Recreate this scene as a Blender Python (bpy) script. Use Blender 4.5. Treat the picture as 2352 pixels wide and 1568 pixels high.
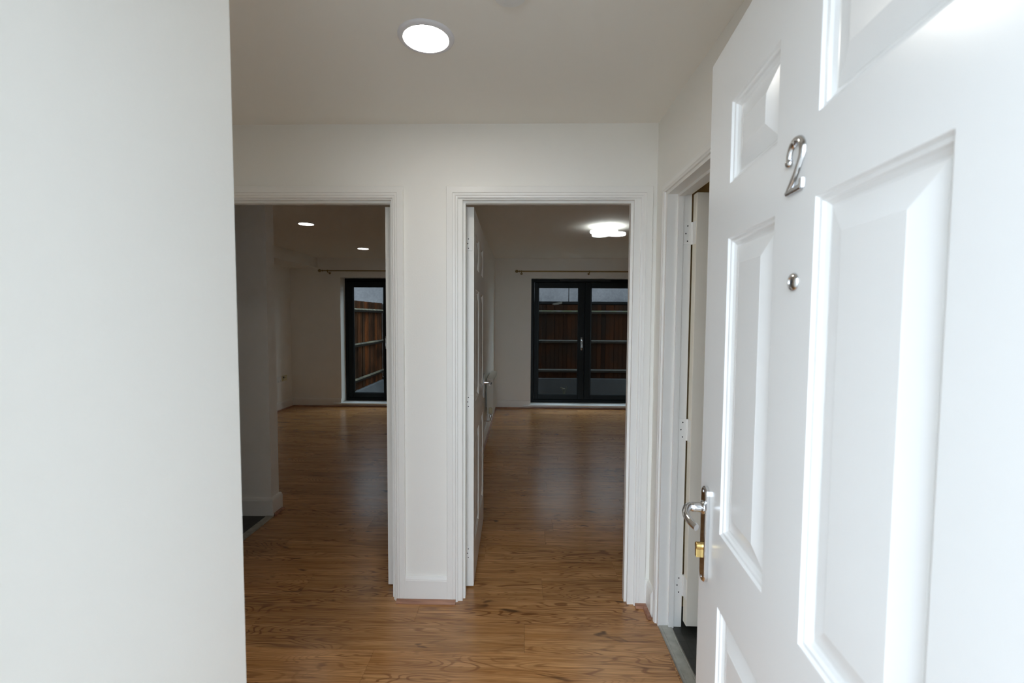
import bpy, math, random
from mathutils import Matrix, Vector
random.seed(7)
for o in list(bpy.data.objects): bpy.data.objects.remove(o, do_unlink=True)
scene = bpy.context.scene
COL = scene.collection

# ------------------------------------------------------------------ camera
PITCH, YAW, ROLL, CAMH = -0.0522, -0.0229, 0.0057, 1.4577
fwd = Vector((math.sin(YAW)*math.cos(PITCH), math.cos(YAW)*math.cos(PITCH), math.sin(PITCH)))
rt = Vector((math.cos(YAW), -math.sin(YAW), 0)); up = rt.cross(fwd)
r2 = rt*math.cos(ROLL) + up*math.sin(ROLL); u2 = up*math.cos(ROLL) - rt*math.sin(ROLL)
cd = bpy.data.cameras.new('camera'); cam = bpy.data.objects.new('camera', cd); COL.objects.link(cam)
M = Matrix.Identity(4)
for i in range(3):
    M[i][0], M[i][1], M[i][2] = r2[i], u2[i], -fwd[i]
M[2][3] = CAMH
cam.matrix_world = M
cd.sensor_fit = 'HORIZONTAL'; cd.sensor_width = 36; cd.lens = 16.0; cd.clip_start = 0.02
cd.dof.use_dof = True; cd.dof.focus_distance = 2.8; cd.dof.aperture_fstop = 4.5
scene.camera = cam

# ------------------------------------------------------------------ world: overcast sky, exposure
w = bpy.data.worlds.new('overcast_sky'); scene.world = w; w.use_nodes = True
bg = w.node_tree.nodes['Background']
bg.inputs['Color'].default_value = (0.855, 1.0, 1.155, 1); bg.inputs['Strength'].default_value = 6.9
cy = scene.cycles      # white rooms need many diffuse bounces
cy.max_bounces = 7; cy.diffuse_bounces = 6; cy.glossy_bounces = 3; cy.transmission_bounces = 4; cy.transparent_max_bounces = 8
cy.caustics_reflective = False; cy.caustics_refractive = False
vs = scene.view_settings
vs.view_transform = 'Standard'; vs.look = 'None'; vs.gamma = 1; vs.exposure = 0.0; vs.use_curve_mapping = False

# ------------------------------------------------------------------ mesh helpers
class MB:
    def __init__(self): self.v = []; self.f = []; self.sm = set()
    def face(self, idx, smooth=False):
        if smooth: self.sm.add(len(self.f))
        self.f.append(tuple(idx))
    def box(self, x0, x1, y0, y1, z0, z1):
        b = len(self.v)
        self.v += [(x, y, z) for z in (z0, z1) for y in (y0, y1) for x in (x0, x1)]
        for q in ((0,2,3,1),(4,5,7,6),(0,1,5,4),(2,6,7,3),(0,4,6,2),(1,3,7,5)): self.face([b+i for i in q])
        return self
    def cbox(self, x0, x1, y0, y1, z0, z1, c=0.002):
        """box with all edges chamfered"""
        c = min(c, (x1-x0)*.45, (y1-y0)*.45, (z1-z0)*.45)
        b = len(self.v); X=(x0,x1); Y=(y0,y1); Z=(z0,z1); s=(1,-1); ids={}
        for i in (0,1):
            for j in (0,1):
                for k in (0,1):
                    for a in range(3):
                        p=[X[i],Y[j],Z[k]]
                        for m,t in ((0,i),(1,j),(2,k)):
                            if m!=a: p[m]+=c*s[t]
                        ids[(i,j,k,a)]=len(self.v); self.v.append(tuple(p))
        g=lambda i,j,k,a: ids[(i,j,k,a)]
        for i in (0,1): self.face([g(i,0,0,0),g(i,1,0,0),g(i,1,1,0),g(i,0,1,0)] if i else [g(i,0,0,0),g(i,0,1,0),g(i,1,1,0),g(i,1,0,0)])
        for j in (0,1): self.face([g(0,j,0,1),g(0,j,1,1),g(1,j,1,1),g(1,j,0,1)] if j else [g(0,j,0,1),g(1,j,0,1),g(1,j,1,1),g(0,j,1,1)])
        for k in (0,1): self.face([g(0,0,k,2),g(1,0,k,2),g(1,1,k,2),g(0,1,k,2)] if k else [g(0,0,k,2),g(0,1,k,2),g(1,1,k,2),g(1,0,k,2)])
        for j in (0,1):
            for k in (0,1): self.face([g(0,j,k,1),g(1,j,k,1),g(1,j,k,2),g(0,j,k,2)])
        for i in (0,1):
            for k in (0,1): self.face([g(i,0,k,0),g(i,1,k,0),g(i,1,k,2),g(i,0,k,2)])
        for i in (0,1):
            for j in (0,1): self.face([g(i,j,0,0),g(i,j,1,0),g(i,j,1,1),g(i,j,0,1)])
        for i in (0,1):
            for j in (0,1):
                for k in (0,1): self.face([g(i,j,k,0),g(i,j,k,1),g(i,j,k,2)])
        return self
    def loft(self, rings, closed=True, caps=True, smooth=False):
        b = len(self.v); n = len(rings[0])
        for r in rings: self.v += [tuple(p) for p in r]
        for i in range(len(rings)-1):
            for j in range(n if closed else n-1):
                k = (j+1) % n
                self.face((b+i*n+j, b+i*n+k, b+(i+1)*n+k, b+(i+1)*n+j), smooth)
        if caps:
            self.face([b+j for j in range(n)][::-1]); self.face([b+(len(rings)-1)*n+j for j in range(n)])
        return self
    def tube(self, pts, rad, n=12, flat=None, caps=True):
        pts = [Vector(p) for p in pts]; rings = []
        rads = rad if isinstance(rad, (list, tuple)) else [rad]*len(pts)
        nrm = None
        for i, p in enumerate(pts):
            t = (pts[min(i+1, len(pts)-1)] - pts[max(i-1, 0)]).normalized()
            if nrm is None:
                a = Vector((0,0,1)) if abs(t.z) < .9 else Vector((1,0,0))
                nrm = (a - t*a.dot(t)).normalized()
            else: nrm = (nrm - t*nrm.dot(t)).normalized()
            bn = t.cross(nrm)
            rings.append([p + (nrm*math.cos(q)*rads[i] + bn*math.sin(q)*rads[i]*(flat or 1)) for q in [2*math.pi*k/n for k in range(n)]])
        return self.loft(rings, True, caps, True)
    def lathe(self, c, prof, axis='z', n=32, smooth=True):
        """prof: (radius, height) along axis from c"""
        c = Vector(c); ax = {'x':Vector((1,0,0)),'y':Vector((0,1,0)),'z':Vector((0,0,1))}[axis] if isinstance(axis,str) else Vector(axis).normalized()
        a = Vector((0,0,1)) if abs(ax.z) < .9 else Vector((1,0,0))
        e1 = (a-ax*a.dot(ax)).normalized(); e2 = ax.cross(e1)
        rings = [[c + ax*h + (e1*math.cos(q)+e2*math.sin(q))*max(r,1e-5) for q in [2*math.pi*k/n for k in range(n)]] for r, h in prof]
        return self.loft(rings, True, True, smooth)
    def ushape(self, a0, a1, zt, prof, mp, z0=0.0):
        """profile swept up a leg, across a head and down the other leg, mitred; prof (u inward, v proud)"""
        rings = [[mp(a0+u, z0, v) for u, v in prof], [mp(a0+u, zt-u, v) for u, v in prof],
                 [mp(a1-u, zt-u, v) for u, v in prof], [mp(a1-u, z0, v) for u, v in prof]]
        return self.loft(rings)
    def ring4(self, a0, a1, z0, z1, prof, mp):
        """profile swept round a rectangle, mitred"""
        R = [[mp(a0+u, z0+u, v) for u, v in prof], [mp(a0+u, z1-u, v) for u, v in prof],
             [mp(a1-u, z1-u, v) for u, v in prof], [mp(a1-u, z0+u, v) for u, v in prof]]
        return self.loft(R+[R[0]], True, False)
    def mesh(self, name, mat, off=(0,0,0)):
        me = bpy.data.meshes.new(name)
        me.from_pydata([(x-off[0], y-off[1], z-off[2]) for x, y, z in self.v], [], self.f)
        if self.sm:
            fl = [False]*len(self.f)
            for i in self.sm: fl[i] = True
            me.polygons.foreach_set('use_smooth', fl)
        me.materials.append(mat)
        import bmesh
        bm = bmesh.new(); bm.from_mesh(me); bmesh.ops.recalc_face_normals(bm, faces=bm.faces[:]); bm.to_mesh(me); bm.free()
        if self.sm:
            try: me.set_sharp_from_angle(angle=math.radians(38))
            except Exception: pass
        me.update(); return me

def rootloc(p):
    l = Vector((0,0,0))
    while p is not None: l += p.location; p = p.parent
    return l
def part(name, mb, mat, parent=None, local=False, at=None):
    """link a mesh; vertices in world metres unless local; at = own origin"""
    off = Vector((0,0,0)) if local else (rootloc(parent) if parent else Vector((0,0,0)))
    loc = Vector((0,0,0))
    if at is not None: loc = Vector(at)-off; off = Vector(at)
    me = mb.mesh(name, mat, off); o = bpy.data.objects.new(name, me); o.location = loc
    o.parent = parent; COL.objects.link(o); return o
def tag(o, label=None, cat=None, group=None, kind=None):
    if label: o['label'] = label
    if cat: o['category'] = cat
    if group: o['group'] = group
    if kind: o['kind'] = kind
    return o
def thing(name, loc, label, cat, group=None, kind=None, rz=0):
    o = bpy.data.objects.new(name, None); o.location = loc; o.rotation_euler = (0,0,rz); o.empty_display_size = .1
    COL.objects.link(o); return tag(o, label, cat, group, kind)
def solo(name, mb, mat, label, cat, at, group=None, kind=None):
    return tag(part(name, mb, mat, at=at), label, cat, group, kind)
def struct(name, mb, mat, label=None, cat=None, parent=None):
    o = part(name, mb, mat, parent)
    return tag(o, label, cat, None, 'structure')

# ------------------------------------------------------------------ materials
class NT:
    def __init__(self, name):
        self.m = bpy.data.materials.new(name); self.m.use_nodes = True; self.t = self.m.node_tree
        self.b = self.t.nodes['Principled BSDF']
    def n(self, typ, **kw):
        o = self.t.nodes.new(typ)
        for k, v in kw.items(): setattr(o, k, v)
        return o
    def l(self, a, b): self.t.links.new(a, b)
    def math(self, op, a, b=None, clamp=False):
        o = self.n('ShaderNodeMath', operation=op); o.use_clamp = clamp
        for i, x in enumerate((a, b)):
            if x is None: continue
            if isinstance(x, (int, float)): o.inputs[i].default_value = x
            else: self.l(x, o.inputs[i])
        return o.outputs[0]
    def scale(self, vec, s):
        o = self.n('ShaderNodeMapping'); o.inputs['Scale'].default_value = s; self.l(vec, o.inputs['Vector']); return o.outputs[0]
    def noise(self, vec, scale=1, detail=2, rough=.5, dist=0):
        o = self.n('ShaderNodeTexNoise'); o.inputs['Scale'].default_value = scale; o.inputs['Detail'].default_value = detail
        o.inputs['Roughness'].default_value = rough; o.inputs['Distortion'].default_value = dist
        self.l(vec, o.inputs['Vector']); return o.outputs['Fac']
    def ramp(self, fac, stops):
        o = self.n('ShaderNodeValToRGB'); r = o.color_ramp
        while len(r.elements) < len(stops): r.elements.new(.5)
        for e, (p, c) in zip(r.elements, stops):
            e.position = p; e.color = (c, c, c, 1) if isinstance(c, (int, float)) else (*c, 1)
        self.l(fac, o.inputs[0]); return o.outputs[0]
    def mix(self, fac, a, b, typ='MIX'):
        o = self.n('ShaderNodeMix', data_type='RGBA', blend_type=typ)
        for i, x in ((0, fac), (6, a), (7, b)):
            if isinstance(x, (int, float)): o.inputs[i].default_value = x
            elif isinstance(x, tuple): o.inputs[i].default_value = (*x, 1)
            else: self.l(x, o.inputs[i])
        return o.outputs[2]
    def bump(self, h, strength, dist=.01):
        o = self.n('ShaderNodeBump'); o.inputs['Strength'].default_value = strength; o.inputs['Distance'].default_value = dist
        self.l(h, o.inputs['Height']); self.l(o.outputs[0], self.b.inputs['Normal'])
    def obj(self): return self.n('ShaderNodeTexCoord').outputs['Object']
    def rnd(self): return self.n('ShaderNodeObjectInfo').outputs['Random']
    def geo(self): return self.n('ShaderNodeNewGeometry').outputs['Position']

def plain(name, col, rough=.5, metal=0, coat=0, bump=0, bscale=200, spec=.5, var=0, vscale=3):
    N = NT(name); b = N.b
    b.inputs['Base Color'].default_value = (*col, 1); b.inputs['Roughness'].default_value = rough
    b.inputs['Metallic'].default_value = metal; b.inputs['Coat Weight'].default_value = coat
    b.inputs['Specular IOR Level'].default_value = spec
    if var:
        f = N.noise(N.geo(), vscale, 4)
        N.l(N.mix(N.ramp(f, [(.3, 0.), (.7, 1.)]), tuple(c*(1-var) for c in col), tuple(min(1, c*(1+var*.4)) for c in col)), b.inputs['Base Color'])
    if bump: N.bump(N.noise(N.geo(), bscale, 0), bump, .002)
    return N.m
def emit(name, col, strength):
    N = NT(name); N.b.inputs['Base Color'].default_value = (.9, .9, .9, 1)
    N.b.inputs['Emission Color'].default_value = (*col, 1); N.b.inputs['Emission Strength'].default_value = strength; return N.m

M_WALL = plain('wall_paint', (.895, .875, .825), .62, bump=.10, bscale=140)
M_CEIL = plain('ceiling_paint', (.895, .868, .805), .75)
M_TRIM = plain('trim_gloss_white', (.885, .87, .83), .34)
M_FDOOR = plain('front_door_paint', (.88, .88, .87), .24, bump=.02, bscale=30)
M_IDOOR = plain('inner_door_paint', (.87, .85, .80), .36)
M_CHROME = plain('chrome', (.72, .72, .73), .08, 1)
M_BRASS = plain('brass', (.78, .56, .22), .25, 1)
M_OLDBRASS = plain('antique_brass', (.30, .22, .10), .35, 1)
M_DARK = plain('dark_gap', (.02, .02, .02), .8)
M_ANTH = plain('anthracite_frame', (.010, .014, .016), .5, bump=.04, bscale=300, spec=.2)
M_SILL = plain('sill_paint', (.80, .80, .78), .3)
M_VINYL_D = plain('subfloor', (.05, .04, .03), .9)
M_ALU = plain('aluminium_strip', (.52, .52, .47), .42, .75, var=.2, vscale=30)
M_RAD = plain('radiator_enamel', (.78, .76, .68), .3)
M_CREAM = plain('cream_plastic', (.72, .66, .45), .4)
M_WPLAST = plain('white_plastic', (.78, .78, .76), .35)
M_RIM = plain('downlight_rim', (.80, .80, .83), .4)
M_LED = emit('led_diffuser', (1, .96, .88), 55)
M_LED_R = emit('led_diffuser_room', (1, .96, .87), 19)
M_STAR = emit('led_ring', (.93, 1, 1), 4.0)
M_EXT = plain('exterior_render', (.45, .44, .42), .9, bump=.3, bscale=40)
M_PAVE = plain('paving_concrete', (.48, .46, .43), .9, var=.2, vscale=2)
M_FELT = plain('roofing_felt', (.006, .0065, .007), .95, var=.4, vscale=5, spec=.05)
M_POST = plain('fence_post', (.06, .045, .035), .9, var=.3, vscale=9)

def m_glass():
    N = NT('window_glass'); out = [n for n in N.t.nodes if n.type == 'OUTPUT_MATERIAL'][0]
    tr = N.n('ShaderNodeBsdfTransparent'); tr.inputs[0].default_value = (.66, .685, .675, 1)
    gl = N.n('ShaderNodeBsdfGlossy'); gl.inputs['Roughness'].default_value = .01
    fr = N.n('ShaderNodeFresnel'); fr.inputs[0].default_value = 1.5
    mx = N.n('ShaderNodeMixShader'); bf_n = N.n('ShaderNodeNewGeometry').outputs['Backfacing']; N.l(N.math('MULTIPLY', fr.outputs[0], N.math('SUBTRACT', 1.0, bf_n)), mx.inputs[0]); N.l(tr.outputs[0], mx.inputs[1]); N.l(gl.outputs[0], mx.inputs[2])
    N.l(mx.outputs[0], out.inputs['Surface']); return N.m
M_GLASS = m_glass()

def m_oak():
    N = NT('oak_laminate'); rnd = N.rnd()
    cmb = N.n('ShaderNodeCombineXYZ')
    N.l(N.math('MULTIPLY', rnd, 61.3), cmb.inputs[0]); N.l(N.math('MULTIPLY', rnd, 173.7), cmb.inputs[1]); N.l(N.math('MULTIPLY', rnd, 29.1), cmb.inputs[2])
    add = N.n('ShaderNodeVectorMath', operation='ADD'); N.l(N.obj(), add.inputs[0]); N.l(cmb.outputs[0], add.inputs[1]); p = add.outputs[0]
    # contour lines of a stretched height field: arches and eyes of the grain
    h = N.noise(N.scale(p, (1.15, 7.5, 1)), 1.0, 2.2, .45, .35)
    rings = N.math('SINE', N.math('MULTIPLY', h, 190.0))
    line = N.ramp(N.math('ADD', N.math('MULTIPLY', rings, .5), .5), [(.0, 0.), (.70, .06), (.96, 1.)])
    sel = N.ramp(N.noise(N.scale(p, (1.3, 5, 1)), 1.3, 2), [(.40, .08), (.62, 1.)])
    line = N.math('MULTIPLY', line, sel)
    fine = N.noise(N.scale(p, (5, 190, 1)), 1, 3, .6)
    mid = N.noise(N.scale(p, (1.6, 22, 1)), 1, 4, .6)
    streak = N.ramp(N.noise(N.scale(p, (3.2, 34, 1)), 1, 3, .55, .4), [(.60, 0.), (.74, 1.)])
    knot = N.ramp(N.noise(N.scale(p, (5.0, 15, 1)), 1, 2, .5, .6), [(.665, 0.), (.75, 1.)])
    c = N.mix(N.ramp(mid, [(.25, 0.), (.75, 1.)]), (.44, .198, .062), (.77, .41, .165))
    c = N.mix(N.math('MULTIPLY', N.ramp(fine, [(.38, 1.), (.60, 0.)]), .50), c, (.21, .082, .024))
    hair = N.noise(N.scale(p, (2.4, 82, 1)), 1, 4, .65, .2)
    c = N.mix(N.math('MULTIPLY', N.ramp(hair, [(.54, 0.), (.68, 1.)]), .45), c, (.15, .055, .018))
    c = N.mix(N.math('MULTIPLY', line, .72), c, (.16, .052, .014))
    c = N.mix(N.math('MULTIPLY', streak, .72), c, (.13, .045, .014))
    c = N.mix(N.math('MULTIPLY', knot, .8), c, (.045, .02, .01))
    br = N.n('ShaderNodeHueSaturation'); N.l(N.math('ADD', N.math('MULTIPLY', rnd, .22), .87), br.inputs['Value']); N.l(c, br.inputs['Color'])
    N.l(br.outputs[0], N.b.inputs['Base Color'])
    N.l(N.math('ADD', N.math('MULTIPLY', mid, .08), .21), N.b.inputs['Roughness']); N.b.inputs['Specular IOR Level'].default_value = .5
    N.bump(fine, .06, .001); return N.m
M_OAK = m_oak()
M_BEAD = None
def m_bead():
    N = NT('oak_beading'); p = N.geo(); g = N.noise(N.scale(p, (6, 60, 90)), 1, 3)
    N.l(N.mix(N.ramp(g, [(.3, 0.), (.7, 1.)]), (.22, .095, .055), (.46, .235, .145)), N.b.inputs['Base Color']); N.b.inputs['Roughness'].default_value = .45; return N.m
M_BEAD = m_bead()
def m_vinyl(name, a, b):
    N = NT(name); p = N.geo()
    br = N.n('ShaderNodeTexBrick'); br.offset = 0; br.inputs['Scale'].default_value = 1; br.inputs['Brick Width'].default_value = .05; br.inputs['Row Height'].default_value = .05
    br.inputs['Mortar Size'].default_value = .0022; br.inputs['Color1'].default_value = (*a, 1); br.inputs['Color2'].default_value = (*b, 1); br.inputs['Mortar'].default_value = tuple(x*.6 for x in a)+(1,)
    N.l(p, br.inputs['Vector']); N.l(N.mix(.35, br.outputs[0], N.ramp(N.noise(p, 25, 4), [(.3, tuple(x*.6 for x in a)), (.7, tuple(x*1.4 for x in b))])), N.b.inputs['Base Color'])
    N.b.inputs['Roughness'].default_value = .42; N.bump(br.outputs['Fac'], -.2, .002); return N.m
M_VINYL = m_vinyl('vinyl_floor', (.030, .031, .027), (.040, .041, .036))
def m_fence(name, a, b, c):
    N = NT(name); r = N.rnd(); p = N.obj()
    base = N.ramp(r, [(0, a), (.5, b), (1, c)])
    g = N.noise(N.scale(p, (70, 70, 2.5)), 1, 4, .6)
    blot = N.noise(N.geo(), 2.3, 3)
    col = N.mix(N.ramp(g, [(.3, 0.), (.72, 1.)]), N.mix(.55, base, (.004, .003, .0025)), base)
    col = N.mix(N.ramp(blot, [(.42, 0.), (.62, .65)]), col, (.007, .0055, .0045))
    N.l(col, N.b.inputs['Base Color']); N.b.inputs['Roughness'].default_value = .9; N.b.inputs['Specular IOR Level'].default_value = .03; N.bump(g, .5, .004); return N.m
M_FENCE = m_fence('creosoted_board', (.006, .0032, .0022), (.030, .0095, .0035), (.010, .005, .003))
M_FENCE_S = m_fence('weathered_board', (.055, .028, .015), (.16, .048, .014), (.045, .030, .02))
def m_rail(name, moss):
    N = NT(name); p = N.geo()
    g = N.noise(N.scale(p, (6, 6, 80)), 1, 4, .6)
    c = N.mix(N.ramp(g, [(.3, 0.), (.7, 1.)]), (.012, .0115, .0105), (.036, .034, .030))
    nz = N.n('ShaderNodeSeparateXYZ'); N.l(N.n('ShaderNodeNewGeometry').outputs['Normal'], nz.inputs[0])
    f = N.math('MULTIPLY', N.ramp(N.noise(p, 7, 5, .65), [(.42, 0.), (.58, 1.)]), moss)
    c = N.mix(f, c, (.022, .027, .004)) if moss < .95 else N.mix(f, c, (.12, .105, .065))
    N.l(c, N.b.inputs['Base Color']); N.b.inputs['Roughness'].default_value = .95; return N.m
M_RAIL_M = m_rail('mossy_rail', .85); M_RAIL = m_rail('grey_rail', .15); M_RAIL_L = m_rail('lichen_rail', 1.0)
def m_conc(name, a, b, sc):
    N = NT(name); p = N.geo()
    f = N.math('ADD', N.math('MULTIPLY', N.noise(p, sc, 6, .6), .6), N.math('MULTIPLY', N.noise(p, sc*14, 3), .4))
    N.l(N.mix(N.ramp(f, [(.36, 0.), (.62, 1.)]), a, b), N.b.inputs['Base Color']); N.b.inputs['Roughness'].default_value = .95; N.bump(f, .3, .01); return N.m
M_CONC = m_conc('garden_concrete', (.0065, .007, .0074), (.013, .014, .0148), 3)
M_CONC_S = m_conc('side_concrete', (.055, .060, .066), (.085, .092, .10), 3)
M_REND = m_conc('grey_render', (.080, .079, .085), (.145, .139, .147), 1.4)
M_SOIL = m_conc('yard_soil', (.022, .02, .014), (.07, .06, .035), 6)
M_LEAF = plain('dry_leaf', (.035, .026, .011), .8, var=.5, vscale=20)
M_WEED = plain('weed_leaf', (.05, .05, .015), .8)
M_BATH = plain('bathroom_paint', (.82, .62, .30), .7)
M_PLY = plain('weathered_ply', (.26, .14, .07), .85, var=.35, vscale=9)
M_TIMB = plain('pale_batten', (.06, .053, .043), .9, var=.25, vscale=12)

# ------------------------------------------------------------------ dimensions (metres; camera over the doorstep at x=y=0)
H = 2.4
D1 = 2.265; D1B = 2.365          # wall with the two doorways
D2 = 7.287; D2B = 7.587          # garden wall
XR, XRB = .651, .760             # hall right wall
XL = -.5; YL = .787              # near left corner
LX0 = -3.75; RX1 = 3.4           # outer room walls
FY0, FY1 = .06, .29              # front wall

# ------------------------------------------------------------------ floor with planks
fl = MB().box(LX0-.1, RX1+.1, FY0, D2B, -.2, -.012)
floor = struct('floor', fl, M_VINYL_D, 'brown oak laminate floor running through the hall and rooms', 'floor')
PW, PL = .19, 1.285
def plank_mesh(L, Wd):
    c = .0001; mb = MB(); x, y = L/2-.0004, Wd/2-.0004
    r = lambda i, z: [(-x+i, -y+i, z), (x-i, -y+i, z), (x-i, y-i, z), (-x+i, y-i, z)]
    mb.loft([r(0, -.012), r(0, -.0003), r(c, 0)])
    return mb.mesh('plank', M_OAK)
full = plank_mesh(PL, PW)
known = {0: -.64, 1: .018, 2: -.51, 7: .22, 9: .787, 10: .50, 11: .22}
for k in range(-8, 30):
    y0 = 1.72+PW*k; y1 = y0+PW
    if y1 <= FY1 or y0 >= D2: continue
    ya, yb = max(y0, FY1), min(y1, D2)
    if y1 <= 2.30: xa, xb = -1.60, XR+.005
    elif y1 <= 3.25: xa, xb = -1.805, RX1
    else: xa, xb = LX0, RX1
    j0 = known.get(k, random.uniform(0, PL))
    x = j0 - PL*math.ceil((j0-xa)/PL)
    while x < xb-1e-4:
        a, b = max(x, xa), min(x+PL, xb)
        if b-a > .01:
            me = full if (b-a > PL-1e-4 and yb-ya > PW-1e-4) else plank_mesh(b-a, yb-ya)
            o = bpy.data.objects.new('plank', me); o.location = ((a+b)/2, (ya+yb)/2, 0); o.parent = floor; COL.objects.link(o)
        x += PL
kf = struct('floor_kitchen', MB().box(LX0, -1.845, D1B, 3.24, -.012, .001), M_VINYL, 'dark vinyl floor of the kitchen area beyond the threshold strip', 'floor')
bf = struct('floor_bathroom', MB().box(XR+.055, 2.3, .29, D1, -.012, .001), M_VINYL, 'dark tile patterned vinyl floor behind the side doorway', 'floor')

# ------------------------------------------------------------------ walls and ceiling
struct('ceiling', MB().box(LX0-.1, RX1+.1, FY0, D2B, H, H+.1), M_CEIL, 'plain matt off white ceiling', 'ceiling')
def wall_x(name, x0, x1, y0, y1, holes, mat, label, ztop=H):
    """wall lying along x with rectangular holes (xa,xb,za,zb)"""
    mb = MB(); xs = x0
    for xa, xb, za, zb in sorted(holes):
        mb.box(xs, xa, y0, y1, 0, ztop); mb.box(xa, xb, y0, y1, zb, ztop)
        if za > 0.001: mb.box(xa, xb, y0, y1, 0, za)
        xs = xb
    mb.box(xs, x1, y0, y1, 0, ztop)
    return struct(name, mb, mat, label, 'wall')
LO = (-1.545, -.626); MO = (-.326, .570); HEADO = 2.062
wall_x('wall_facing', LX0, RX1, D1, D1B, [(LO[0], LO[1], 0, HEADO), (MO[0], MO[1], 0, HEADO)], M_WALL, 'white hall wall pierced by two open doorways')
W1 = (.136, 1.893); W2 = (-2.936, -1.476); WZ0, WZ1 = .040, 2.092
wall_x('wall_back', LX0, RX1, D2, D2B, [(W2[0], W2[1], WZ0, WZ1), (W1[0], W1[1], WZ0, WZ1)], M_WALL, 'far white wall holding the dark framed garden doors')
struct('wall_partition', MB().box(-.55, -.446, D1B, D2, 0, H), M_WALL, 'white partition between the two rooms', 'wall')
RO = (1.245, 2.128); RHEAD = 2.045
wr = MB().box(XR, XRB, FY1, RO[0], 0, H).box(XR, XRB, RO[1], D1, 0, H).box(XR, XRB, RO[0], RO[1], RHEAD, H)
struct('wall_right', wr, M_WALL, 'white hall wall with the side doorway', 'wall')
struct('wall_left', MB().box(-1.60, XL, FY1, YL, 0, H), M_WALL, 'white wall return beside the front door', 'wall')
struct('wall_hall_end', MB().box(-1.70, -1.60, FY1, D1, 0, H), M_WALL, 'white end wall of the hall recess', 'wall')
fw = MB().box(LX0-.1, -.51, FY0, FY1, -.15, H).box(.41, RX1+.1, FY0, FY1, -.15, H).box(-.51, .41, FY0, FY1, 2.095, H)
struct('wall_front', fw, M_EXT, 'rendered front wall around the entrance', 'wall')
struct('wall_living_left', MB().box(LX0-.1, LX0, FY1, D2B, -.012, H), M_WALL, 'white outer wall carrying the two socket plates', 'wall')
struct('wall_living_right', MB().box(RX1, RX1+.1, FY1, D2B, -.012, H), M_WALL, 'white outer wall of the room with the ring ceiling light', 'wall')
struct('wall_kitchen_stub', MB().box(LX0, -1.83, 3.228, 3.332, 0, H), M_WALL, 'white stub wall ending beside the kitchen floor', 'wall')
struct('wall_bulkhead', MB().box(LX0, -3.30, 3.332, D2, 2.235, H), M_WALL, 'boxed in bulkhead along the top of the left room wall', 'wall')
bw = MB().box(XRB, 2.3, FY1, FY1+.01, .001, H).box(2.3, 2.4, FY1, D1, -.012, H).box(XRB, 2.3, D1-.01, D1, .001, H)
struct('wall_bathroom', bw, M_BATH, 'cream bathroom walls behind the side doorway', 'wall')
struct('wall_upper_storey', MB().box(LX0-.1, RX1+.1, FY0, D2B, H+.1, 5.2), M_EXT, 'rendered upper storey of the house', 'wall')
struct('wall_light_blockers', MB().box(.60, .80, -2.0, FY0, -.06, 3.0).box(-1.60, -1.45, -1.5, FY0, -.06, 3.0), M_EXT, 'added unseen side walls cutting side light at the entrance', 'wall')  # unseen walls added to cut the side light reaching the doorway

# skirting boards and oak beading
SK = [(0, 0), (0.018, 0), (.018, .112), (.0165, .114), (.0165, .119), (.012, .128), (.006, .134), (0, .134)]
BD = [(0, 0), (.018, 0)] + [(.018*math.cos(a), .018*math.sin(a)) for a in [math.radians(t) for t in (18, 36, 54, 72, 90)]]
def run(prof, p0, p1, nrm, m0=0, m1=0):
    """extrude a (out,z) profile from p0 to p1; m = mitre factor at each end"""
    p0 = Vector((*p0, 0)); p1 = Vector((*p1, 0)); n = Vector((*nrm, 0)); d = (p1-p0).normalized(); mb = MB()
    mb.loft([[p0+n*u+Vector((0,0,z))+d*(u*m0) for u, z in prof], [p1+n*u+Vector((0,0,z))-d*(u*m1) for u, z in prof]])
    return mb
def skirt(side, p0, p1, nrm, label, m0=0, m1=0, bead=True, b0=0, b1=0):
    mb = run(SK, p0, p1, nrm, m0, m1); o = struct('baseboard_'+side, mb, M_TRIM, label, 'skirting board')
    if bead:
        n = Vector(nrm)*.0181; d = (Vector(p1)-Vector(p0)).normalized()
        q0 = Vector(p0)+n-d*b0; q1 = Vector(p1)+n+d*b1
        part('oak_beading', run(BD, q0, q1, nrm, m0, m1), M_BEAD, o)
    return o
skirt('between_doors', (-.590, D1), (-.377, D1), (0, -1), 'short white skirting between the two doorways', b0=.045, b1=.045)
skirt('corner', (.6285, D1), (XR, D1), (0, -1), 'tiny white skirting piece in the hall corner', m1=1, b0=.05)
skirt('hall_right', (XR, D1), (XR, 2.166), (-1, 0), 'short white skirting before the side doorway', m0=1, b1=.02)
skirt('stub_front', (LX0, 3.228), (-1.83, 3.228), (0, -1), 'white skirting along the kitchen stub wall', m1=-1, bead=False)
skirt('stub_end', (-1.83, 3.228), (-1.83, 3.332), (1, 0), 'white skirting wrapped round the end of the stub wall', m0=-1, m1=-1)
skirt('living_left', (LX0, 3.34), (LX0, D2), (1, 0), 'white skirting under the socket plates', m1=1)
skirt('back_left', (LX0, D2), (W2[0], D2), (0, -1), 'white skirting left of the single garden window door', m0=1)
skirt('back_between', (W2[1], D2), (-.55, D2), (0, -1), 'white skirting between garden doors and partition', m1=1)
skirt('partition_left', (-.55, D2), (-.55, D1B), (-1, 0), 'white skirting on the partition in the kitchen room', m0=1)
skirt('partition_right', (-.446, D1B), (-.446, D2), (1, 0), 'white skirting below the radiator', m1=1)
skirt('back_middle', (-.446, D2), (W1[0], D2), (0, -1), 'white skirting beside the wide garden doors', m0=1)
skirt('back_right', (W1[1], D2), (RX1, D2), (0, -1), 'white skirting to the right of the wide garden doors', m1=1)
for i, (a, b) in enumerate(((W2[0], W2[1]), (W1[0], W1[1]))):
    part('oak_beading', run(BD, (a, D2-.018), (b, D2-.018), (0, -1)), M_BEAD, floor)

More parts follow.
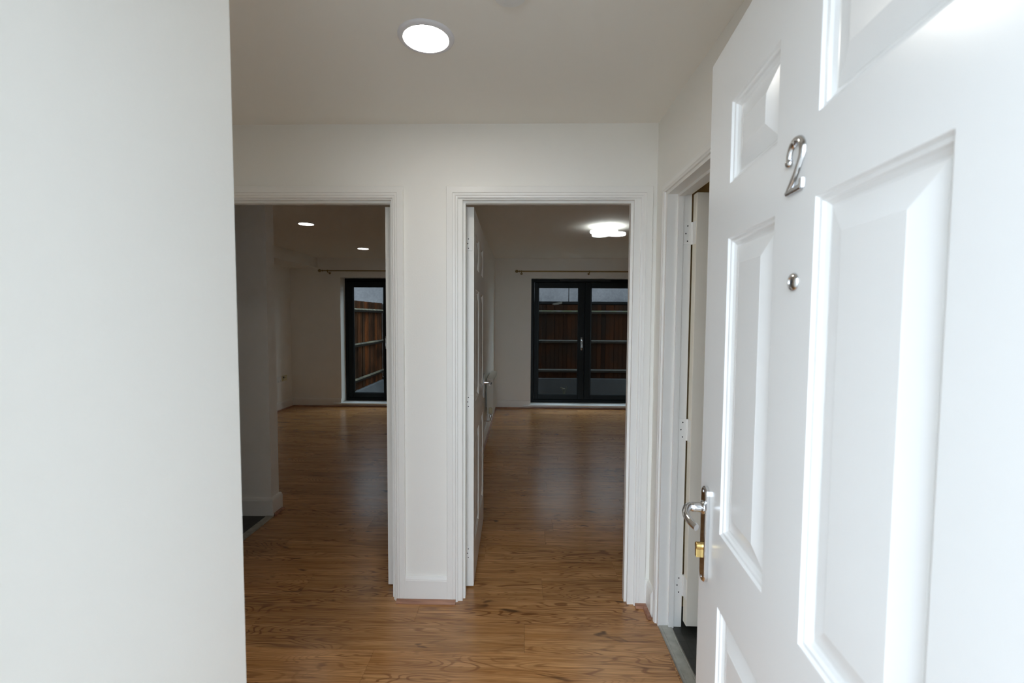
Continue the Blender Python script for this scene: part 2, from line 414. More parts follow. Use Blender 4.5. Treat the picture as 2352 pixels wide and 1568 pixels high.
# ------------------------------------------------------------------ doors
RINGS = [(0, 0), (.003, -.0044), (.008, -.0054), (.0105, -.0092), (.0165, -.0128), (.021, -.0134)]
def leaf_mesh(Wd, Ht, T, xs, zs, mat, rings=RINGS):
    """door leaf, x 0..W from hinge, y 0 (front) .. T (back), sunk panel beds"""
    mb = MB(); X = [0]+[v for p in xs for v in p]+[Wd]; Z = [0]+[v for p in zs for v in p]+[Ht]
    for side in (0, 1):
        yy = lambda d: -d if side == 0 else T+d
        for i in range(len(X)-1):
            for j in range(len(Z)-1):
                a, b, c, d = X[i], X[i+1], Z[j], Z[j+1]
                if i % 2 == 1 and j % 2 == 1:
                    mb.loft([[(a+o, yy(v), c+o), (b-o, yy(v), c+o), (b-o, yy(v), d-o), (a+o, yy(v), d-o)] for o, v in rings], True, False)
                    o, v = rings[-1]; k = len(mb.v); mb.v += [(a+o, yy(v), c+o), (b-o, yy(v), c+o), (b-o, yy(v), d-o), (a+o, yy(v), d-o)]; mb.face((k, k+1, k+2, k+3))
                else:
                    k = len(mb.v); mb.v += [(a, yy(0), c), (b, yy(0), c), (b, yy(0), d), (a, yy(0), d)]; mb.face((k, k+1, k+2, k+3))
    for q in (((0,0,0),(0,T,0),(0,T,Ht),(0,0,Ht)), ((Wd,0,0),(Wd,T,0),(Wd,T,Ht),(Wd,0,Ht)), ((0,0,0),(Wd,0,0),(Wd,T,0),(0,T,0)), ((0,0,Ht),(Wd,0,Ht),(Wd,T,Ht),(0,T,Ht))):
        k = len(mb.v); mb.v += list(q); mb.face((k, k+1, k+2, k+3))
    import bmesh
    me = bpy.data.meshes.new('door_leaf'); me.from_pydata(mb.v, [], mb.f); me.materials.append(mat)
    bm = bmesh.new(); bm.from_mesh(me); bmesh.ops.remove_doubles(bm, verts=bm.verts[:], dist=1e-5); bmesh.ops.recalc_face_normals(bm, faces=bm.faces[:]); bm.to_mesh(me); bm.free()
    return me
def add_panels(leaf, T, xs, zs, mat, slope=.036, sides=(0, 1)):
    e = .0195
    for side in sides:
        yy = lambda d: -d if side == 0 else T+d
        for a, b in xs:
            for c, d in zs:
                pr = [(e, -.0138), (e+.0005, -.0126), (e+slope, -.0034), (e+slope+.0015, -.0028)]
                mb = MB(); mb.loft([[(a+o, yy(v), c+o), (b-o, yy(v), c+o), (b-o, yy(v), d-o), (a+o, yy(v), d-o)] for o, v in pr])
                part('panel', mb, mat, leaf, local=True)
def leaf_obj(parent, me, loc=(0,0,0), rz=0):
    o = bpy.data.objects.new('door_leaf', me); o.location = loc; o.rotation_euler = (0,0,rz); o.parent = parent; COL.objects.link(o); return o

ARCH = [(0, 0), (0, .016), (.002, .018), (.030, .018), (.032, .0155), (.042, .0145), (.046, .011), (.053, .010), (.055, .008), (.055, 0)]
# ---- front door: leaf swung inwards past a right angle, outer face towards the doorstep
TH = .0919; FX, FY = .4419, 1.1094; FWD = .826; FT = .044
hx, hy = FX-math.sin(TH)*FWD, FY-math.cos(TH)*FWD
d1 = thing('door_1', (hx, hy, .006), 'open white six panel front door bearing a chrome number 2', 'door', kind='structure', rz=math.pi/2-TH)
# local x runs from hinge to lock edge, local -y?: front (outer) face must look to -X world -> local +y
S = lambda s: FWD-s
xs = [(S(.6956), S(.471)), (S(.350), S(.137))]; zs = [(.215, .824), (.986, 1.620), (1.733, 1.899)]
me = leaf_mesh(FWD, 2.040, FT, xs, zs, M_FDOOR)
lf = leaf_obj(d1, me, (0, -FT, 0)); add_panels(lf, FT, xs, zs, M_FDOOR)
# fittings in door space: x from hinge, y out of the outer face, z up
def chrome_plate(parent, s, z0, z1, wd=.036):
    mb = MB(); n = 10; ring = lambda i, y: [(S(s)+(wd/2-i)*math.cos(a), y, z1-wd/2+(wd/2-i)*math.sin(a)) for a in [math.pi*k/n for k in range(n+1)]] + [(S(s)+(wd/2-i)*math.cos(a), y, z0+wd/2+(wd/2-i)*math.sin(a)) for a in [math.pi+math.pi*k/n for k in range(n+1)]]
    mb.loft([ring(0, 0), ring(0, .007), ring(.0015, .009), ring(.004, .0105)]); return part('handle_plate', mb, M_CHROME, parent, local=True)
zo = -.006
hp = chrome_plate(d1, .052, .838+zo, 1.066+zo)
mb = MB(); pts = []; 
mb.lathe((S(.053), .0105, 1.016+zo), [(.016, 0), (.015, .003), (.0112, .006), (.0108, .016), (.0112, .024), (.0095, .028)], 'y', 24)
part('handle_neck', mb, M_CHROME, hp, local=True)
ctrl = [(.048, .0330, 1.016), (.054, .0420, 1.017), (.063, .0500, 1.0155), (.074, .0550, 1.0125), (.086, .0565, 1.0085), (.099, .0545, 1.0045), (.112, .0495, 1.0005), (.123, .0440, .9975)]
mb = MB().tube([(S(s), y, z+zo) for s, y, z in ctrl], [.0070, .0098, .0106, .0104, .0098, .0094, .0092, .0088], 18, .78)
part('lever', mb, M_CHROME, hp, local=True)
mb = MB(); cz = .913+zo
ring = lambda y, k=1: [(S(.052)+k*.0087*math.cos(a), y, cz+.010+k*.0087*math.sin(a)) for a in [math.radians(t) for t in range(-50, 231, 20)]] + [(S(.052)-k*.005, y, cz-.016), (S(.052)+k*.005, y, cz-.016)]
mb.loft([ring(.008), ring(.0225), ring(.0240, .9)]); part('lock_cylinder', mb, M_BRASS, hp, local=True)
for z in (1.055, .849):
    part('screw', MB().lathe((S(.052), .0104, z+zo), [(.004, 0), (.0035, .0012), (0, .0016)], 'y', 12), M_CHROME, hp, local=True)
# chrome numeral 2: raised half round stroke
def stroke(path, w, d, parent, name, mat):
    mb = MB(); rings = []; P = [Vector((x, 0, z)) for x, z in path]
    for i, p in enumerate(P):
        t = (P[min(i+1, len(P)-1)]-P[max(i-1, 0)]).normalized(); n = Vector((-t.z, 0, t.x)); wi = w[i] if isinstance(w, list) else w
        rings.append([p+n*(wi*math.cos(a))+Vector((0, .0004+d*math.sin(a), 0)) for a in [math.pi*k/8 for k in range(9)]])
    mb.loft(rings, True, True, True); return mb
cx, cz0 = S(.417), 1.646+zo      # numeral foot centre; reads left to right towards the hinge
K = .075
arc = []
for t in range(200, -41, -12):    # bowl
    a = math.radians(t); arc.append((.30+.255*math.cos(a)-.30, .735+.265*math.sin(a)))
arc += [(.06, .36), (-.08, .22), (-.20, .11), (-.255, .045)]
pts2 = [(cx-x*K, cz0+z*K) for x, z in arc]
wd = [.0036+.0026*math.sin(math.pi*min(1, i/len(pts2)*1.1)) for i in range(len(pts2))]
num = part('door_number', stroke(pts2, wd, .0062, d1, 'door_number', M_CHROME), M_CHROME, d1, local=True)
tag(num, 'chrome numeral 2')
base = [(-.30, .04), (-.1, .045), (.1, .045), (.255, .05)]
part('numeral_foot', stroke([(cx-x*K, cz0+z*K) for x, z in base], [.0046, .0050, .0050, .0046], .0060, d1, '', M_CHROME), M_CHROME, num, local=True)
part('numeral_serif', stroke([(cx-x*K, cz0+z*K) for x, z in ((.265, .02), (.275, .10), (.28, .19))], [.0042, .0044, .0038], .0062, d1, '', M_CHROME), M_CHROME, num, local=True)
part('numeral_ball', MB().lathe((cx+.245*K, .0003, cz0+.63*K), [(.0068, 0), (.0066, .003), (.005, .006), (.002, .0078), (0, .0082)], 'y', 20), M_CHROME, num, local=True)
pe = part('peephole', MB().lathe((S(.421), 0, 1.513+zo), [(.0135, 0), (.0135, .0015), (.0118, .004), (.0075, .0056), (.0068, .0048), (.0062, .0030)], 'y', 28), M_CHROME, d1, local=True)
part('lens', MB().lathe((S(.421), .002, 1.513+zo), [(.0062, 0), (.0055, .0016), (.003, .0028), (0, .0032)], 'y', 20), plain('peephole_lens', (.03, .03, .035), .05), pe, local=True)
# frame of the front door
fm = MB().ushape(-.51, .41, 2.095, [(0, 0), (.040, 0), (.040, .10), (0, .10)], lambda a, z, v: (a, FY1-.001-v, z), z0=.001)
FRM = part('frame', MB(), M_TRIM, None) if False else None
fr = thing('door_frame', (-.05, .2, 0), 'white timber frame of the front entrance', 'door frame', kind='structure')
part('frame_lining', fm, M_TRIM, fr)
for i, zc in enumerate((.25, 1.0, 1.78)):
    part('hinge', MB().lathe((0.002, .004, zc-.05), [(.006, 0), (.006, .10)], 'z', 12), M_CHROME, d1, local=True)

# ---- the two inner doorways
def lining(root, a0, a1, zt, mp, thick, depth, stop):
    """lining: a0,a1 outer edges, clear width between; mp maps (a,z,v) with v depth into the wall"""
    part('door_frame', MB().ushape(a0, a1, zt, [(0, 0), (thick, 0), (thick, depth), (0, depth)], mp), M_TRIM, root)
    s0, s1, st = stop
    part('door_stop', MB().ushape(a0+thick, a1-thick, zt-thick, [(0, s0), (st, s0), (st, s1), (0, s1)], mp), M_TRIM, root)
def mpY(a, z, v): return (a, D1+v, z)
def archi(root, a0, a1, zt, mp): part('architrave', MB().ushape(a0, a1, zt, ARCH, mp), M_TRIM, root)
IW, IT = .826, .044
ixs = [(.105, .355), (.471, .721)]; izs = [(.21, .80), (.985, 1.60), (1.715, 1.90)]
IH = 2.018
ime = leaf_mesh(IW, IH, IT, ixs, izs, M_IDOOR)
def butt(root, x, y, z, dx, name='hinge', mat=None):
    """painted butt hinge on a leaf edge facing the hall: plate plus screws"""
    h = part(name, MB().cbox(x, x+.034, y-.0016, y+.0006, z-.037, z+.037, .0006), M_TRIM, root)
    for sx, sz in ((.014, .024), (.010, 0), (.014, -.024)):
        part('screw', MB().lathe((x+sx, y-.0013, z+sz), [(.0030, 0), (.0028, -.0006), (.0012, -.0008)], 'y', 8), M_DARK, h)
    part('knuckle', MB().lathe((x-.004, y-.004, z-.037), [(.005, 0), (.005, .074)], 'z', 10), M_TRIM, h)
def inner_handle(root, s, z, flip):
    """lever on plate in leaf space; y<0 side when flip=-1, else beyond IT"""
    y = (lambda v: -v) if flip < 0 else (lambda v: IT+v)
    p = part('handle_plate', MB().cbox(s-.020, s+.020, min(y(0), y(.008)), max(y(0), y(.008)), z-.105, z+.062, .003), M_CHROME, root, local=True)
    part('handle_neck', MB().tube([(s, y(.008), z), (s, y(.032), z), (s, y(.050), z)], [.011, .0085, .010], 16), M_CHROME, p, local=True)
    part('lever', MB().tube([(s+.012, y(.050), z), (s-.01, y(.052), z), (s-.05, y(.054), z), (s-.10, y(.050), z-.002)], [.009, .010, .009, .008], 14, .8), M_CHROME, p, local=True)
# middle door
d2 = thing('door_2', (MO[0], D1, 0), 'open white six panel door in the doorway beside the hall corner', 'door', kind='structure')
lining(d2, MO[0], MO[1], HEADO, mpY, .027, .100, (.022, .058, .012))
archi(d2, -.377, .6285, 2.097, lambda a, z, v: (a, D1-v, z))
# leaf: local frame rotated so that it runs into the room
RZ2 = math.radians(91.2)
lr = thing('leaf_pivot', (0, 0, 0), None, None); bpy.data.objects.remove(lr)
def hung_leaf(root, hxw, hyw, rz, z0, label=None):
    o = leaf_obj(root, ime, (hxw-root.location.x, hyw-root.location.y, z0), rz); return o
# front (local y=0) of the leaf faces +X after turning 91 degrees: place hinge edge's right corner
L2 = hung_leaf(d2, -.2545, 2.382, RZ2, .010); add_panels(L2, IT, ixs, izs, M_IDOOR)
inner_handle(L2, IW-.055, .995, -1)
for z in (1.84, 1.012, .192): butt(d2, -.297, 2.3805, z, 1)
part('keep_plate', MB().box(.5435-.001, .5435, 2.330, 2.352, .93, 1.05), M_ALU, d2)
# left door
d3 = thing('door_3', (LO[0], D1, 0), 'open white door folded back inside the doorway to the kitchen room', 'door', kind='structure')
lining(d3, LO[0], LO[1], HEADO, mpY, .027, .100, (.022, .058, .012))
archi(d3, -1.596, -.590, 2.097, lambda a, z, v: (a, D1-v, z))
L3 = hung_leaf(d3, -.674, 2.382, math.radians(90), .010); add_panels(L3, IT, ixs, izs, M_IDOOR)
inner_handle(L3, IW-.055, .995, 1)
# ---- side doorway on the right wall, leaf folded into the bathroom
d4 = thing('door_4', (XR, RO[1], 0), 'open cream white door hinged in the side doorway of the hall', 'door', kind='structure')
def mpR(a, z, v): return (XR+v, a, z)
lining(d4, RO[0], RO[1], RHEAD, mpR, .027, .109, (.046, .070, .012))
ARCH_N = [(0, 0), (0, .006), (.002, .008), (.012, .008), (.016, .012), (.030, .013), (.034, .010), (.040, .008), (.040, 0)]
part('architrave', MB().ushape(RO[0]-.035, 2.1635, 2.072, ARCH_N, lambda a, z, v: (XR-v, a, z)), M_TRIM, d4)
mb = MB().cbox(XRB+.006, XRB+.006+.762, 2.056, 2.098, .034, 2.015, .0018)
def m_woodgrain():
    N = NT('grained_door_paint'); p = N.geo(); g = N.noise(N.scale(p, (260, 260, 3)), 1, 3, .6)
    N.b.inputs['Base Color'].default_value = (.88, .82, .71, 1); N.b.inputs['Roughness'].default_value = .4; N.bump(g, .35, .0012); return N.m
M_GRAIN = m_woodgrain()
L4 = part('door_leaf', mb, M_GRAIN, d4)
for z in (1.842, .945, .205):
    h = part('hinge', MB().cbox(.7225, .7600, 2.0992, 2.1010, z-.05, z+.05, .0005), M_TRIM, d4)
    part('knuckle', MB().lathe((.7640, 2.0985, z-.05), [(.0055, 0), (.0055, .10)], 'z', 10), M_TRIM, h)
    part('leaf_plate', MB().cbox(.7648, .7662, 2.060, 2.096, z-.05, z+.05, .0004), M_TRIM, h)
    for q in (-.034, 0, .034):
        part('screw', MB().lathe((.736+(.008 if q else 0), 2.0993, z+q), [(.0032, 0), (.003, -.0006), (.001, -.0008)], 'y', 8), M_DARK, h)

# threshold strips
def strip_prof(w, h): return [(0, .0005), (0, .002), (w*.06, h*.8), (w*.10, h), (w*.18, h), (w*.20, h*.8), (w*.24, h), (w*.76, h), (w*.80, h*.8), (w*.84, h), (w*.90, h), (w, .002), (w, .0005)]
mb = MB(); pr = strip_prof(.060, .0055)
mb.loft([[(-1.862+u, 2.366, z+.001) for u, z in pr], [(-1.862+u, 3.209, z+.001) for u, z in pr]])
solo('threshold_strip', mb, M_ALU, 'grey ribbed metal threshold strip edging the dark kitchen floor', 'threshold', (-1.83, 2.8, 0))
mb = MB(); pr = strip_prof(.064, .006)
mb.loft([[(.652+u, 1.285, z+.001) for u, z in pr], [(.652+u, 2.0995, z+.001) for u, z in pr]])
solo('threshold_strip', mb, M_ALU, 'grey metal threshold strip under the side doorway beside the front door', 'threshold', (.68, 1.7, 0))

# ------------------------------------------------------------------ garden doors
def ring_prof(w, y0, y1): return [(0, y0), (w, y0), (w, y1), (0, y1)]
def french(name, x0, x1, gl, gr, label, n):
    """x0..x1 frame; first glass pane gl..gr, mirrored second"""
    z0, z1 = .064, 2.088; y = 7.480; c = (x0+x1)/2
    t = thing(name, ((x0+x1)/2, y, WZ0), label, 'door', kind='structure')
    mp = lambda a, z, v: (a, y+v, z)
    fw_ = .052
    part('frame', MB().ring4(x0, x1, z0, z1, [(0, 0), (fw_-.01, 0), (fw_, .008), (fw_, .070), (0, .070)], mp), M_ANTH, t)
    sw = gl-(x0+fw_)-.002
    for k, (a, b) in enumerate(((gl, gr), (x0+x1-gr, x0+x1-gl))):
        sa = x0+fw_+.002 if k == 0 else c+.002; sb = c-.002 if k == 0 else x1-fw_-.002
        za, zb = z0+fw_+.002, z1-fw_-.002; gz0, gz1 = .189, 1.954
        m = MB()
        yA, yB = y-.012, y+.055
        m.cbox(sa, a, yA, yB, za, zb, .004); m.cbox(b, sb, yA, yB, za, zb, .004)
        m.cbox(a, b, yA, yB, za, gz0, .004); m.cbox(a, b, yA, yB, gz1, zb, .004)
        sash = part('sash', m, M_ANTH, t)
        m = MB().ring4(a-.001, b+.001, gz0-.001, gz1+.001, [(0, .000), (.012, .006), (.012, .016), (0, .016)], lambda q, z, v: (q, y-.004+v, z))
        part('glazing_bead', m, M_ANTH, sash)
        part('pane', MB().box(a, b, y+.018, y+.024, gz0, gz1), M_GLASS, sash)
    xh = c-.045
    hd = part('handle', MB().cbox(xh-.014, xh+.014, y-.020, y-.0115, .93, 1.14, .003), M_CHROME, t)
    part('lever', MB().tube([(xh, y-.018, 1.10), (xh, y-.052, 1.10), (xh, y-.056, 1.09), (xh+.002, y-.056, .975)], [.010, .009, .010, .008], 12, .8), M_CHROME, hd)
    if n == 1:
        part('trickle_vent', MB().cbox(c-.41, c+.41, y-.020, y+.001, z1-.030, z1-.002, .003), plain('vent_black', (.01, .011, .012), .5), t)
    return t
french('window_1', W1[0]+.001, W1[1]-.001, .258, .913, 'wide anthracite double garden doors opening on the fenced yard', 1)
french('window_2', W2[0]+.001, W2[1]-.001, -2.800, -2.292, 'narrower anthracite garden doors seen through the kitchen room', 2)
def sill(x0, x1, label):
    m = MB(); pr = [(7.2510, .038), (7.2455, .042), (7.2440, .050), (7.2455, .058), (7.2510, .062), (7.478, .062), (7.478, .0405), (D2-.0005, .0405), (D2-.0005, .038)]
    m.loft([[(x0-.12, yy, z) for yy, z in pr[:5]]+[(x0-.12, D2-.0005, .062), (x0-.12, D2-.0005, .038)], [(x1+.12, yy, z) for yy, z in pr[:5]]+[(x1+.12, D2-.0005, .062), (x1+.12, D2-.0005, .038)]])
    m.box(x0+.001, x1-.001, D2-.0005, 7.56, .0405, .062)
    return solo('trim_sill', m, M_SILL, label, 'sill', ((x0+x1)/2, 7.36, .038), kind='structure')
sill(W1[0], W1[1], 'white threshold board below the wide garden doors'); sill(W2[0], W2[1], 'white threshold board below the narrower garden doors')

# ------------------------------------------------------------------ curtain rods
def rod(x0, x1, brs, label, grp):
    y, z = D2-.085, 2.186; t = thing('curtain_rod', ((x0+x1)/2, D2, z), label, 'curtain rod', grp)
    part('pole', MB().tube([(x0+.04, y, z), (x1-.04, y, z)], .0095, 14), M_OLDBRASS, t)
    for s, x in ((1, x0), (-1, x1)):
        part('finial', MB().lathe((x, y, z), [(0, -.026), (.012, -.023), (.021, -.012), (.0235, 0), (.021, .012), (.012, .022), (.007, .027), (.007, .034), (.013, .038), (.015, .044), (.013, .050), (.0098, .054), (.0098, .07)], (s, 0, 0), 24), M_OLDBRASS, t)
    for x in brs:
        b = part('bracket', MB().tube([(x, D2-.004, z-.030), (x, D2-.05, z-.030), (x, y+.006, z-.024), (x, y, z-.012)], [.006, .006, .006, .007], 10), M_OLDBRASS, t)
        part('wall_rose', MB().lathe((x, D2, z-.030), [(.018, 0), (.016, -.006), (.008, -.010)], 'y', 16), M_OLDBRASS, b)
        part('cup', MB().lathe((x-.009, y, z), [(.0135, 0), (.0145, .003), (.0145, .015), (.0135, .018)], 'x', 16), M_OLDBRASS, b)
    return t
rod(-.096, 2.12, (-.022, 1.042, 2.05), 'antique brass curtain rod above the wide garden doors', 'curtain rods')
rod(-3.228, -1.18, (-3.10, -1.31), 'antique brass curtain rod above the narrower garden doors', 'curtain rods')

# ------------------------------------------------------------------ lights
def downlight(x, y, R, label, led=None):
    t = thing('ceiling_light', (x, y, H), label, 'ceiling light', 'round recessed downlights')
    part('rim', MB().lathe((x, y, H), [(R, 0), (R, -.003), (R*.97, -.007), (R*.90, -.0095), (R*.81, -.0095), (R*.79, -.006), (R*.79, -.001)], 'z', 56), M_RIM, t)
    part('diffuser', MB().lathe((x, y, H), [(R*.785, -.001), (R*.785, -.0065), (R*.76, -.0075), (0, -.0080)], 'z', 56), led or M_LED, t)
downlight(-.331, 1.5756, .0942, 'round white downlight with grey rim in the hall ceiling')
downlight(-2.20, 4.619, .090, 'round downlight in the kitchen room nearer the doorway', M_LED_R)
downlight(-2.20, 6.269, .090, 'round downlight in the kitchen room nearer the garden doors', M_LED_R)
# cluster of rings
cxr, cyr = .866, 4.757
t = thing('ring_ceiling_light', (cxr, cyr, H), 'glowing white ceiling light of overlapping led rings', 'ceiling light')
part('base', MB().lathe((cxr, cyr, H), [(.075, 0), (.075, -.026), (.070, -.030), (0, -.030)], 'z', 32), M_WPLAST, t)
for i in range(5):
    a = math.radians(72*i+198); rx, ry = cxr+.098*math.cos(a), cyr+.098*math.sin(a); zc = H-.060-.012*(i % 3); Rr = .078
    pts = []
    mb = MB(); N_ = 40; pr = [(-.009, -.011), (.009, -.011), (.011, 0), (.009, .011), (-.009, .011), (-.011, 0)]
    rings = []
    for k in range(N_+1):
        q = 2*math.pi*k/N_; rings.append([(rx+(Rr+u)*math.cos(q), ry+(Rr+u)*math.sin(q), zc+v) for u, v in pr])
    mb.loft(rings, True, False, True)
    rg = part('light_ring', mb, M_STAR, t)
    part('arm', MB().tube([(cxr+.03*math.cos(a), cyr+.03*math.sin(a), H-.030), (cxr+.034*math.cos(a), cyr+.034*math.sin(a), zc)], .006, 10), M_WPLAST, t)
# smoke alarm
sx, sy = -.042, 1.338
t = thing('smoke_alarm', (sx, sy, H), 'white domed smoke alarm on the hall ceiling beyond the front door', 'smoke alarm')
part('base', MB().lathe((sx, sy, H), [(.062, 0), (.062, -.010), (.058, -.012)], 'z', 32), M_WPLAST, t)
part('cover', MB().lathe((sx, sy, H-.012), [(.054, 0), (.052, -.010), (.046, -.022), (.030, -.027), (0, -.028)], 'z', 32), M_WPLAST, t)

# ------------------------------------------------------------------ radiator
X0 = -.446
t = thing('radiator', (X0, 5.78, .27), 'cream white panel radiator on the wall behind the open door', 'radiator')
ry0, ry1, rz0, rz1 = 5.40, 6.16, .285, .725
def panel_rad(xf, xb):
    mb = MB(); n = 15; prof = []
    for i in range(n):
        a = ry0+.02+(ry1-ry0-.04)*i/n; b = a+(ry1-ry0-.04)/n
        prof += [(a, 0), (a+(b-a)*.25, .007), (a+(b-a)*.7, .007), (a+(b-a)*.95, 0)]
    pts = [(ry0, 0)]+prof+[(ry1, 0)]
    lo = [(xf-.008+d, yy, rz0+.02) for yy, d in pts]; hi = [(xf-.008+d, yy, rz1-.025) for yy, d in pts]
    mb.loft([lo, hi], False, False); mb.cbox(xb, xf-.008, ry0, ry1, rz0, rz1, .004); return mb
part('front_panel', panel_rad(-.340, -.352), M_RAD, t); part('back_panel', panel_rad(-.408, -.420), M_RAD, t)
part('top_grille', MB().cbox(-.420, -.344, ry0+.002, ry1-.002, rz1-.004, rz1+.012, .004), M_RAD, t)
part('side_cover', MB().cbox(-.420, -.342, ry0-.010, ry0+.002, rz0+.02, rz1+.010, .003), M_RAD, t)
part('side_cover', MB().cbox(-.420, -.342, ry1-.002, ry1+.010, rz0+.02, rz1+.010, .003), M_RAD, t)
part('bleed_boss', MB().lathe((-.372, ry0-.010, rz1-.045), [(.014, 0), (.013, -.006), (.007, -.010)], 'y', 16), M_BRASS, t)
for yy in (5.55, 6.02): part('bracket', MB().box(X0, -.418, yy-.015, yy+.015, .36, .66), M_RAD, t)
v = part('valve', MB().lathe((-.375, ry0-.035, .262), [(.013, 0), (.015, .02), (.012, .03), (.012, .055)], 'z', 18), M_CHROME, t)
part('valve_cap', MB().lathe((-.375, ry0-.035, .317), [(.018, 0), (.021, .01), (.021, .055), (.017, .068), (0, .070)], 'z', 20), M_CREAM, v)
part('valve_tail', MB().tube([(-.375, ry0-.035, .300), (-.375, ry0+.01, .300)], .010, 12), M_CHROME, v)
part('pipe', MB().tube([(-.375, ry0-.035, .265), (-.375, ry0-.035, .235), (-.395, ry0-.035, .225), (X0, ry0-.035, .225)], .0075, 10), M_CHROME, v)

# ------------------------------------------------------------------ socket plates on the left outer wall
def plate(y0, y1, z0, z1, mat, name, label, cat, marks):
    t = thing(name, (LX0, (y0+y1)/2, (z0+z1)/2), label, cat)
    part('faceplate', MB().cbox(LX0, LX0+.011, y0, y1, z0, z1, .003), mat, t)
    for nm, a, b, c, d, m in marks: part(nm, MB().cbox(LX0+.0105, LX0+.0125, a, b, c, d, .0005), m, t)
mk = []
for o_ in (6.836, 6.906):
    mk += [('pin_slot', o_+.012, o_+.016, .462, .472, M_DARK), ('pin_slot', o_, o_+.008, .450, .454, M_DARK), ('pin_slot', o_+.020, o_+.028, .450, .454, M_DARK)]
mk += [('rocker', 6.866, 6.876, .488, .506, M_WPLAST), ('rocker', 6.884, 6.894, .488, .506, M_WPLAST)]
plate(6.808, 6.954, .438, .524, M_WPLAST, 'double_socket', 'white double power socket on the wall beside the yellowed plate', 'socket', mk)
plate(6.974, 7.118, .446, .532, M_CREAM, 'aerial_plate', 'yellowed aerial outlet plate next to the white double socket', 'socket',
      [('outlet', 6.995, 7.030, .488, .515, M_DARK), ('outlet', 7.040, 7.058, .490, .500, M_DARK), ('outlet', 7.000, 7.012, .468, .476, M_DARK)])

# ------------------------------------------------------------------ yard: ground, concrete plinths, fences, neighbour
YB = 10.80; SX = -3.33; G = -.36
struct('ground_yard', MB().box(-12, 9, D2B, 22, G-.2, G), M_SOIL, 'dark littered soil of the back yard', 'ground')
struct('ground_front', MB().box(-14, 14, -14, FY0, -.2, -.06), M_PAVE, 'grey paving before the entrance', 'ground')
solo('garden_wall', MB().cbox(SX+.0, 5.0, YB-.10, YB+.10, G, .030, .01), M_CONC, 'low dark concrete wall under the back fence', 'wall', (1, YB, G))
solo('garden_wall', MB().cbox(SX-.12, SX+.06, D2B+.01, YB-.101, G, -.020, .01), M_CONC_S, 'low pale concrete wall under the side fence', 'wall', (SX, 9, G))
solo('paving_edge', MB().cbox(W1[0]-.3, W1[1]+.3, D2B+.001, D2B+.9, G, -.10, .01), M_PAVE, 'concrete step outside the wide garden doors', 'step', (1, D2B+.4, G))
def board_mesh(wd, ht):
    mb = MB(); x = wd/2
    ring = lambda z: [(-x, .004, z), (x, -.004, z), (x, .012, z), (-x, .016, z)]
    mb.loft([ring(0), ring(ht)]); return mb
bf_ = thing('fence', (1, YB, .03), 'dark brown close boarded fence across the back of the yard', 'fence')
bm1 = board_mesh(.0935, 1.735).mesh('board', M_FENCE)
x = SX+.03
while x < 4.9:
    o = bpy.data.objects.new('board', bm1); o.parent = bf_; o.location = (x-1, random.uniform(-.002, .002), .001+random.uniform(-.003, .004)-0)
    o.rotation_euler = (0, random.uniform(-.004, .004), random.uniform(-.03, .03)); COL.objects.link(o); x += .1002
def arris(root, run_axis, base, zc, lo, hi, s_, mat, edge):
    """arris rail: dark vertical face with a weathered sloping top edge coloured paler for sky light; s_ = side the rail stands proud"""
    P = lambda t, o, z: (t, base+o*s_, z) if run_axis == 'x' else (base+o*s_, t, z)
    rl = part('rail', MB().loft([[P(t, o, zc+z) for o, z in ((.014, -.036), (.060, -.036), (.060, .012), (.022, .034), (.014, .034))] for t in (lo, hi)]), mat, root)
    part('skylit_weathered_edge', MB().loft([[P(t, o, zc+z) for o, z in ((.0605, .004), (.0622, .006), (.0622, .015), (.026, .0375), (.020, .0365), (.0595, .012))] for t in (lo+.001, hi-.001)]), edge, rl)  # paler strip: caught sky light put into the colour, besides moss and lichen
M_RDARK = plain('rail_timber', (.012, .010, .008), .9, spec=.05, var=.4, vscale=9)
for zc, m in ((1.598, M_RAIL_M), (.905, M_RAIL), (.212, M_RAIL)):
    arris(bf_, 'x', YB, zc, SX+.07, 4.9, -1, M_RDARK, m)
sf = thing('fence', (SX, 9, -.02), 'weathered orange brown fence along the side of the yard', 'fence')
bm2 = board_mesh(.098, 1.80).mesh('board', M_FENCE_S)
y = D2B+.10; i = 0
while y < YB-.03:
    gap = abs(y-9.42) < .045
    if not gap:
        o = bpy.data.objects.new('board', bm2); o.parent = sf; o.location = (random.uniform(-.003, .003), y-9, .001+random.uniform(-.003, .004))
        o.rotation_euler = (0, 0, math.pi/2+.17+random.uniform(-.05, .05)); COL.objects.link(o)
    else:   # the split board: a slit lets the light through
        mb = MB(); mb.box(-.004, .012, y-.042, y+.042, -.019, 1.08); mb.box(-.004, .012, y-.042, y+.030, 1.08, 1.40); mb.box(-.004, .012, y-.042, y+.042, 1.40, 1.78)
        mb.v = [(SX+a, b, c) for a, b, c in mb.v]; part('board', mb, M_FENCE_S, sf, at=(SX, y, -.019))
    y += .0865
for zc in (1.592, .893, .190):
    arris(sf, 'y', SX, zc, D2B+.06, YB-.10, 1, M_RDARK, M_RAIL_L)
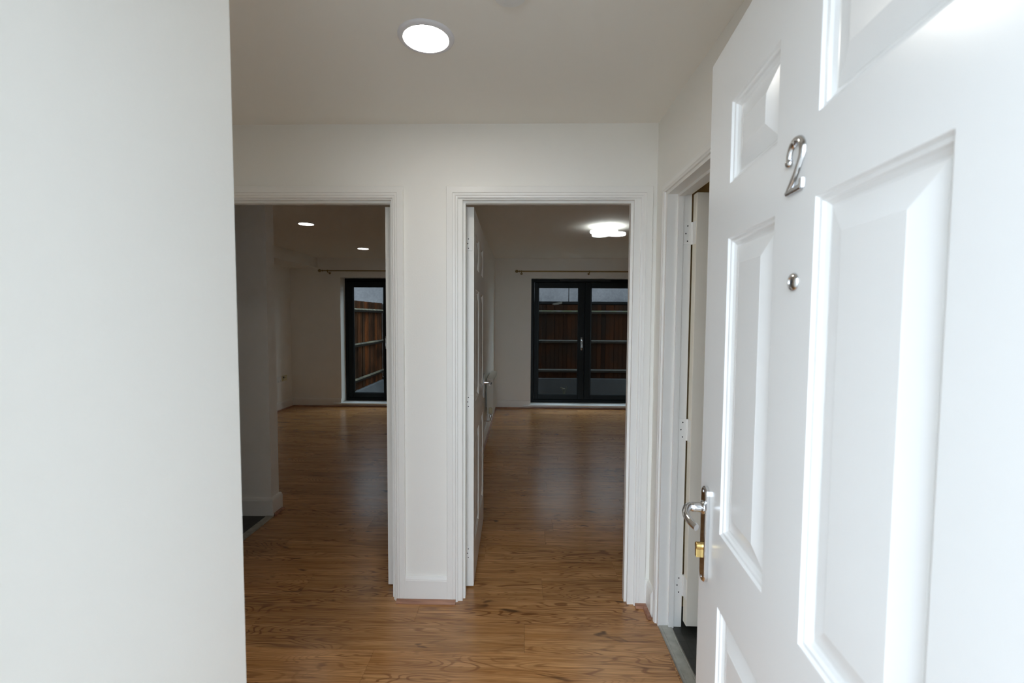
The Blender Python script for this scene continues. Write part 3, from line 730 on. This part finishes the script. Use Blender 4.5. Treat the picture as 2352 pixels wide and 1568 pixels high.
# neighbour: rendered flank wall in panels above a dark felt roof
nb = thing('building', (0, 13.2, G), 'grey rendered building rising behind the back fence', 'building')
for a, b, z0 in ((-9, -3.92, 1.2), (-3.90, 1.318, 1.2), (1.336, 8, 1.2)):
    part('wall_panel', MB().cbox(a, b, 13.2, 13.5, G, 4.0, .006), M_REND, nb)
part('wall_core', MB().box(-9, 8, 13.5, 15.5, G, 4.0), M_REND, nb)
part('eaves', MB().box(-9.2, 8.2, 13.0, 15.7, 4.0, 4.12), M_FELT, nb)
sh = thing('shed', (2, 11.9, G), 'dark felt roofed shed between the back fence and the grey building', 'shed')
part('roof', MB().cbox(-1.6, 6, 11.2, 12.6, 1.79, 1.862, .01), M_FELT, sh)
part('wall', MB().box(-1.5, 5.9, 11.3, 12.5, G, 1.79), M_FELT, sh)
mb = MB(); sec = ((0, 0), (0, .055), (.03, .055), (.03, 0))
mb.loft([[(xx-.03, 11.150+p, zz+q) for p, q in sec] for xx, zz in ((.76, 1.752), (.99, 1.806))])
solo('timber_batten', mb, M_TIMB, 'pale timber batten leaning against the dark shed roof edge', 'timber', (.85, 11.17, 1.78))
# timber offcuts lying in the yard
def slab(x0, x1, y0, y1, z, label, rz):
    o = solo('timber_offcut', MB().cbox(x0, x1, y0, y1, z, z+.03, .004), M_PLY, label, 'timber', ((x0+x1)/2, (y0+y1)/2, z)); o.rotation_euler = (0, 0, rz); return o
slab(1.90, 2.30, 10.22, 10.62, G+.001, 'brown wooden sheet lying on the soil by the concrete wall', .12)
slab(2.40, 2.80, 10.25, 10.55, G+.001, 'smaller brown wooden offcut on the soil', -.05)
def weed(x, y, h, n, label):
    t = thing('weed', (x, y, G), label, 'weed', 'weeds in the yard')
    for i in range(n):
        a = random.uniform(0, 6.28); l = h*random.uniform(.5, 1); mb = MB()
        P = [Vector((x, y, G)), Vector((x+math.cos(a)*l*.15, y+math.sin(a)*l*.15, G+l*.6)), Vector((x+math.cos(a)*l*.4, y+math.sin(a)*l*.4, G+l))]
        mb.tube(P, [.004, .003, .001], 5); part('stem', mb, M_WEED, t)
        lf_ = MB(); c = P[2]; s = .018
        lf_.lathe(c, [(0, -.002), (s, 0), (0, .002)], (math.cos(a), math.sin(a), 1.2), 8); part('leaf', lf_, M_LEAF, t)
weed(.98, 10.60, .24, 6, 'dry weed growing on the soil before the dark concrete wall')
weed(1.45, 10.63, .14, 5, 'small dry weed on the soil before the dark concrete wall')
weed(-3.10, 10.35, .10, 8, 'low green weed at the foot of the pale side wall')
mb = MB()
for i in range(260):
    x, y = random.uniform(-3.2, 1.8), random.uniform(9.2, 10.68); s = random.uniform(.012, .035); a = random.uniform(0, 6.28); k = random.uniform(-.01, .02)
    b = len(mb.v); mb.v += [(x+s*math.cos(a+q), y+.6*s*math.sin(a+q), G+.004+max(0, k if q in (0, 3.14) else 0)) for q in (0, 1.57, 3.14, 4.71)]
    mb.face((b, b+1, b+2, b+3))
tag(part('leaf_litter', mb, M_LEAF), 'scattered dry leaves on the yard soil', 'leaves', None, 'stuff')
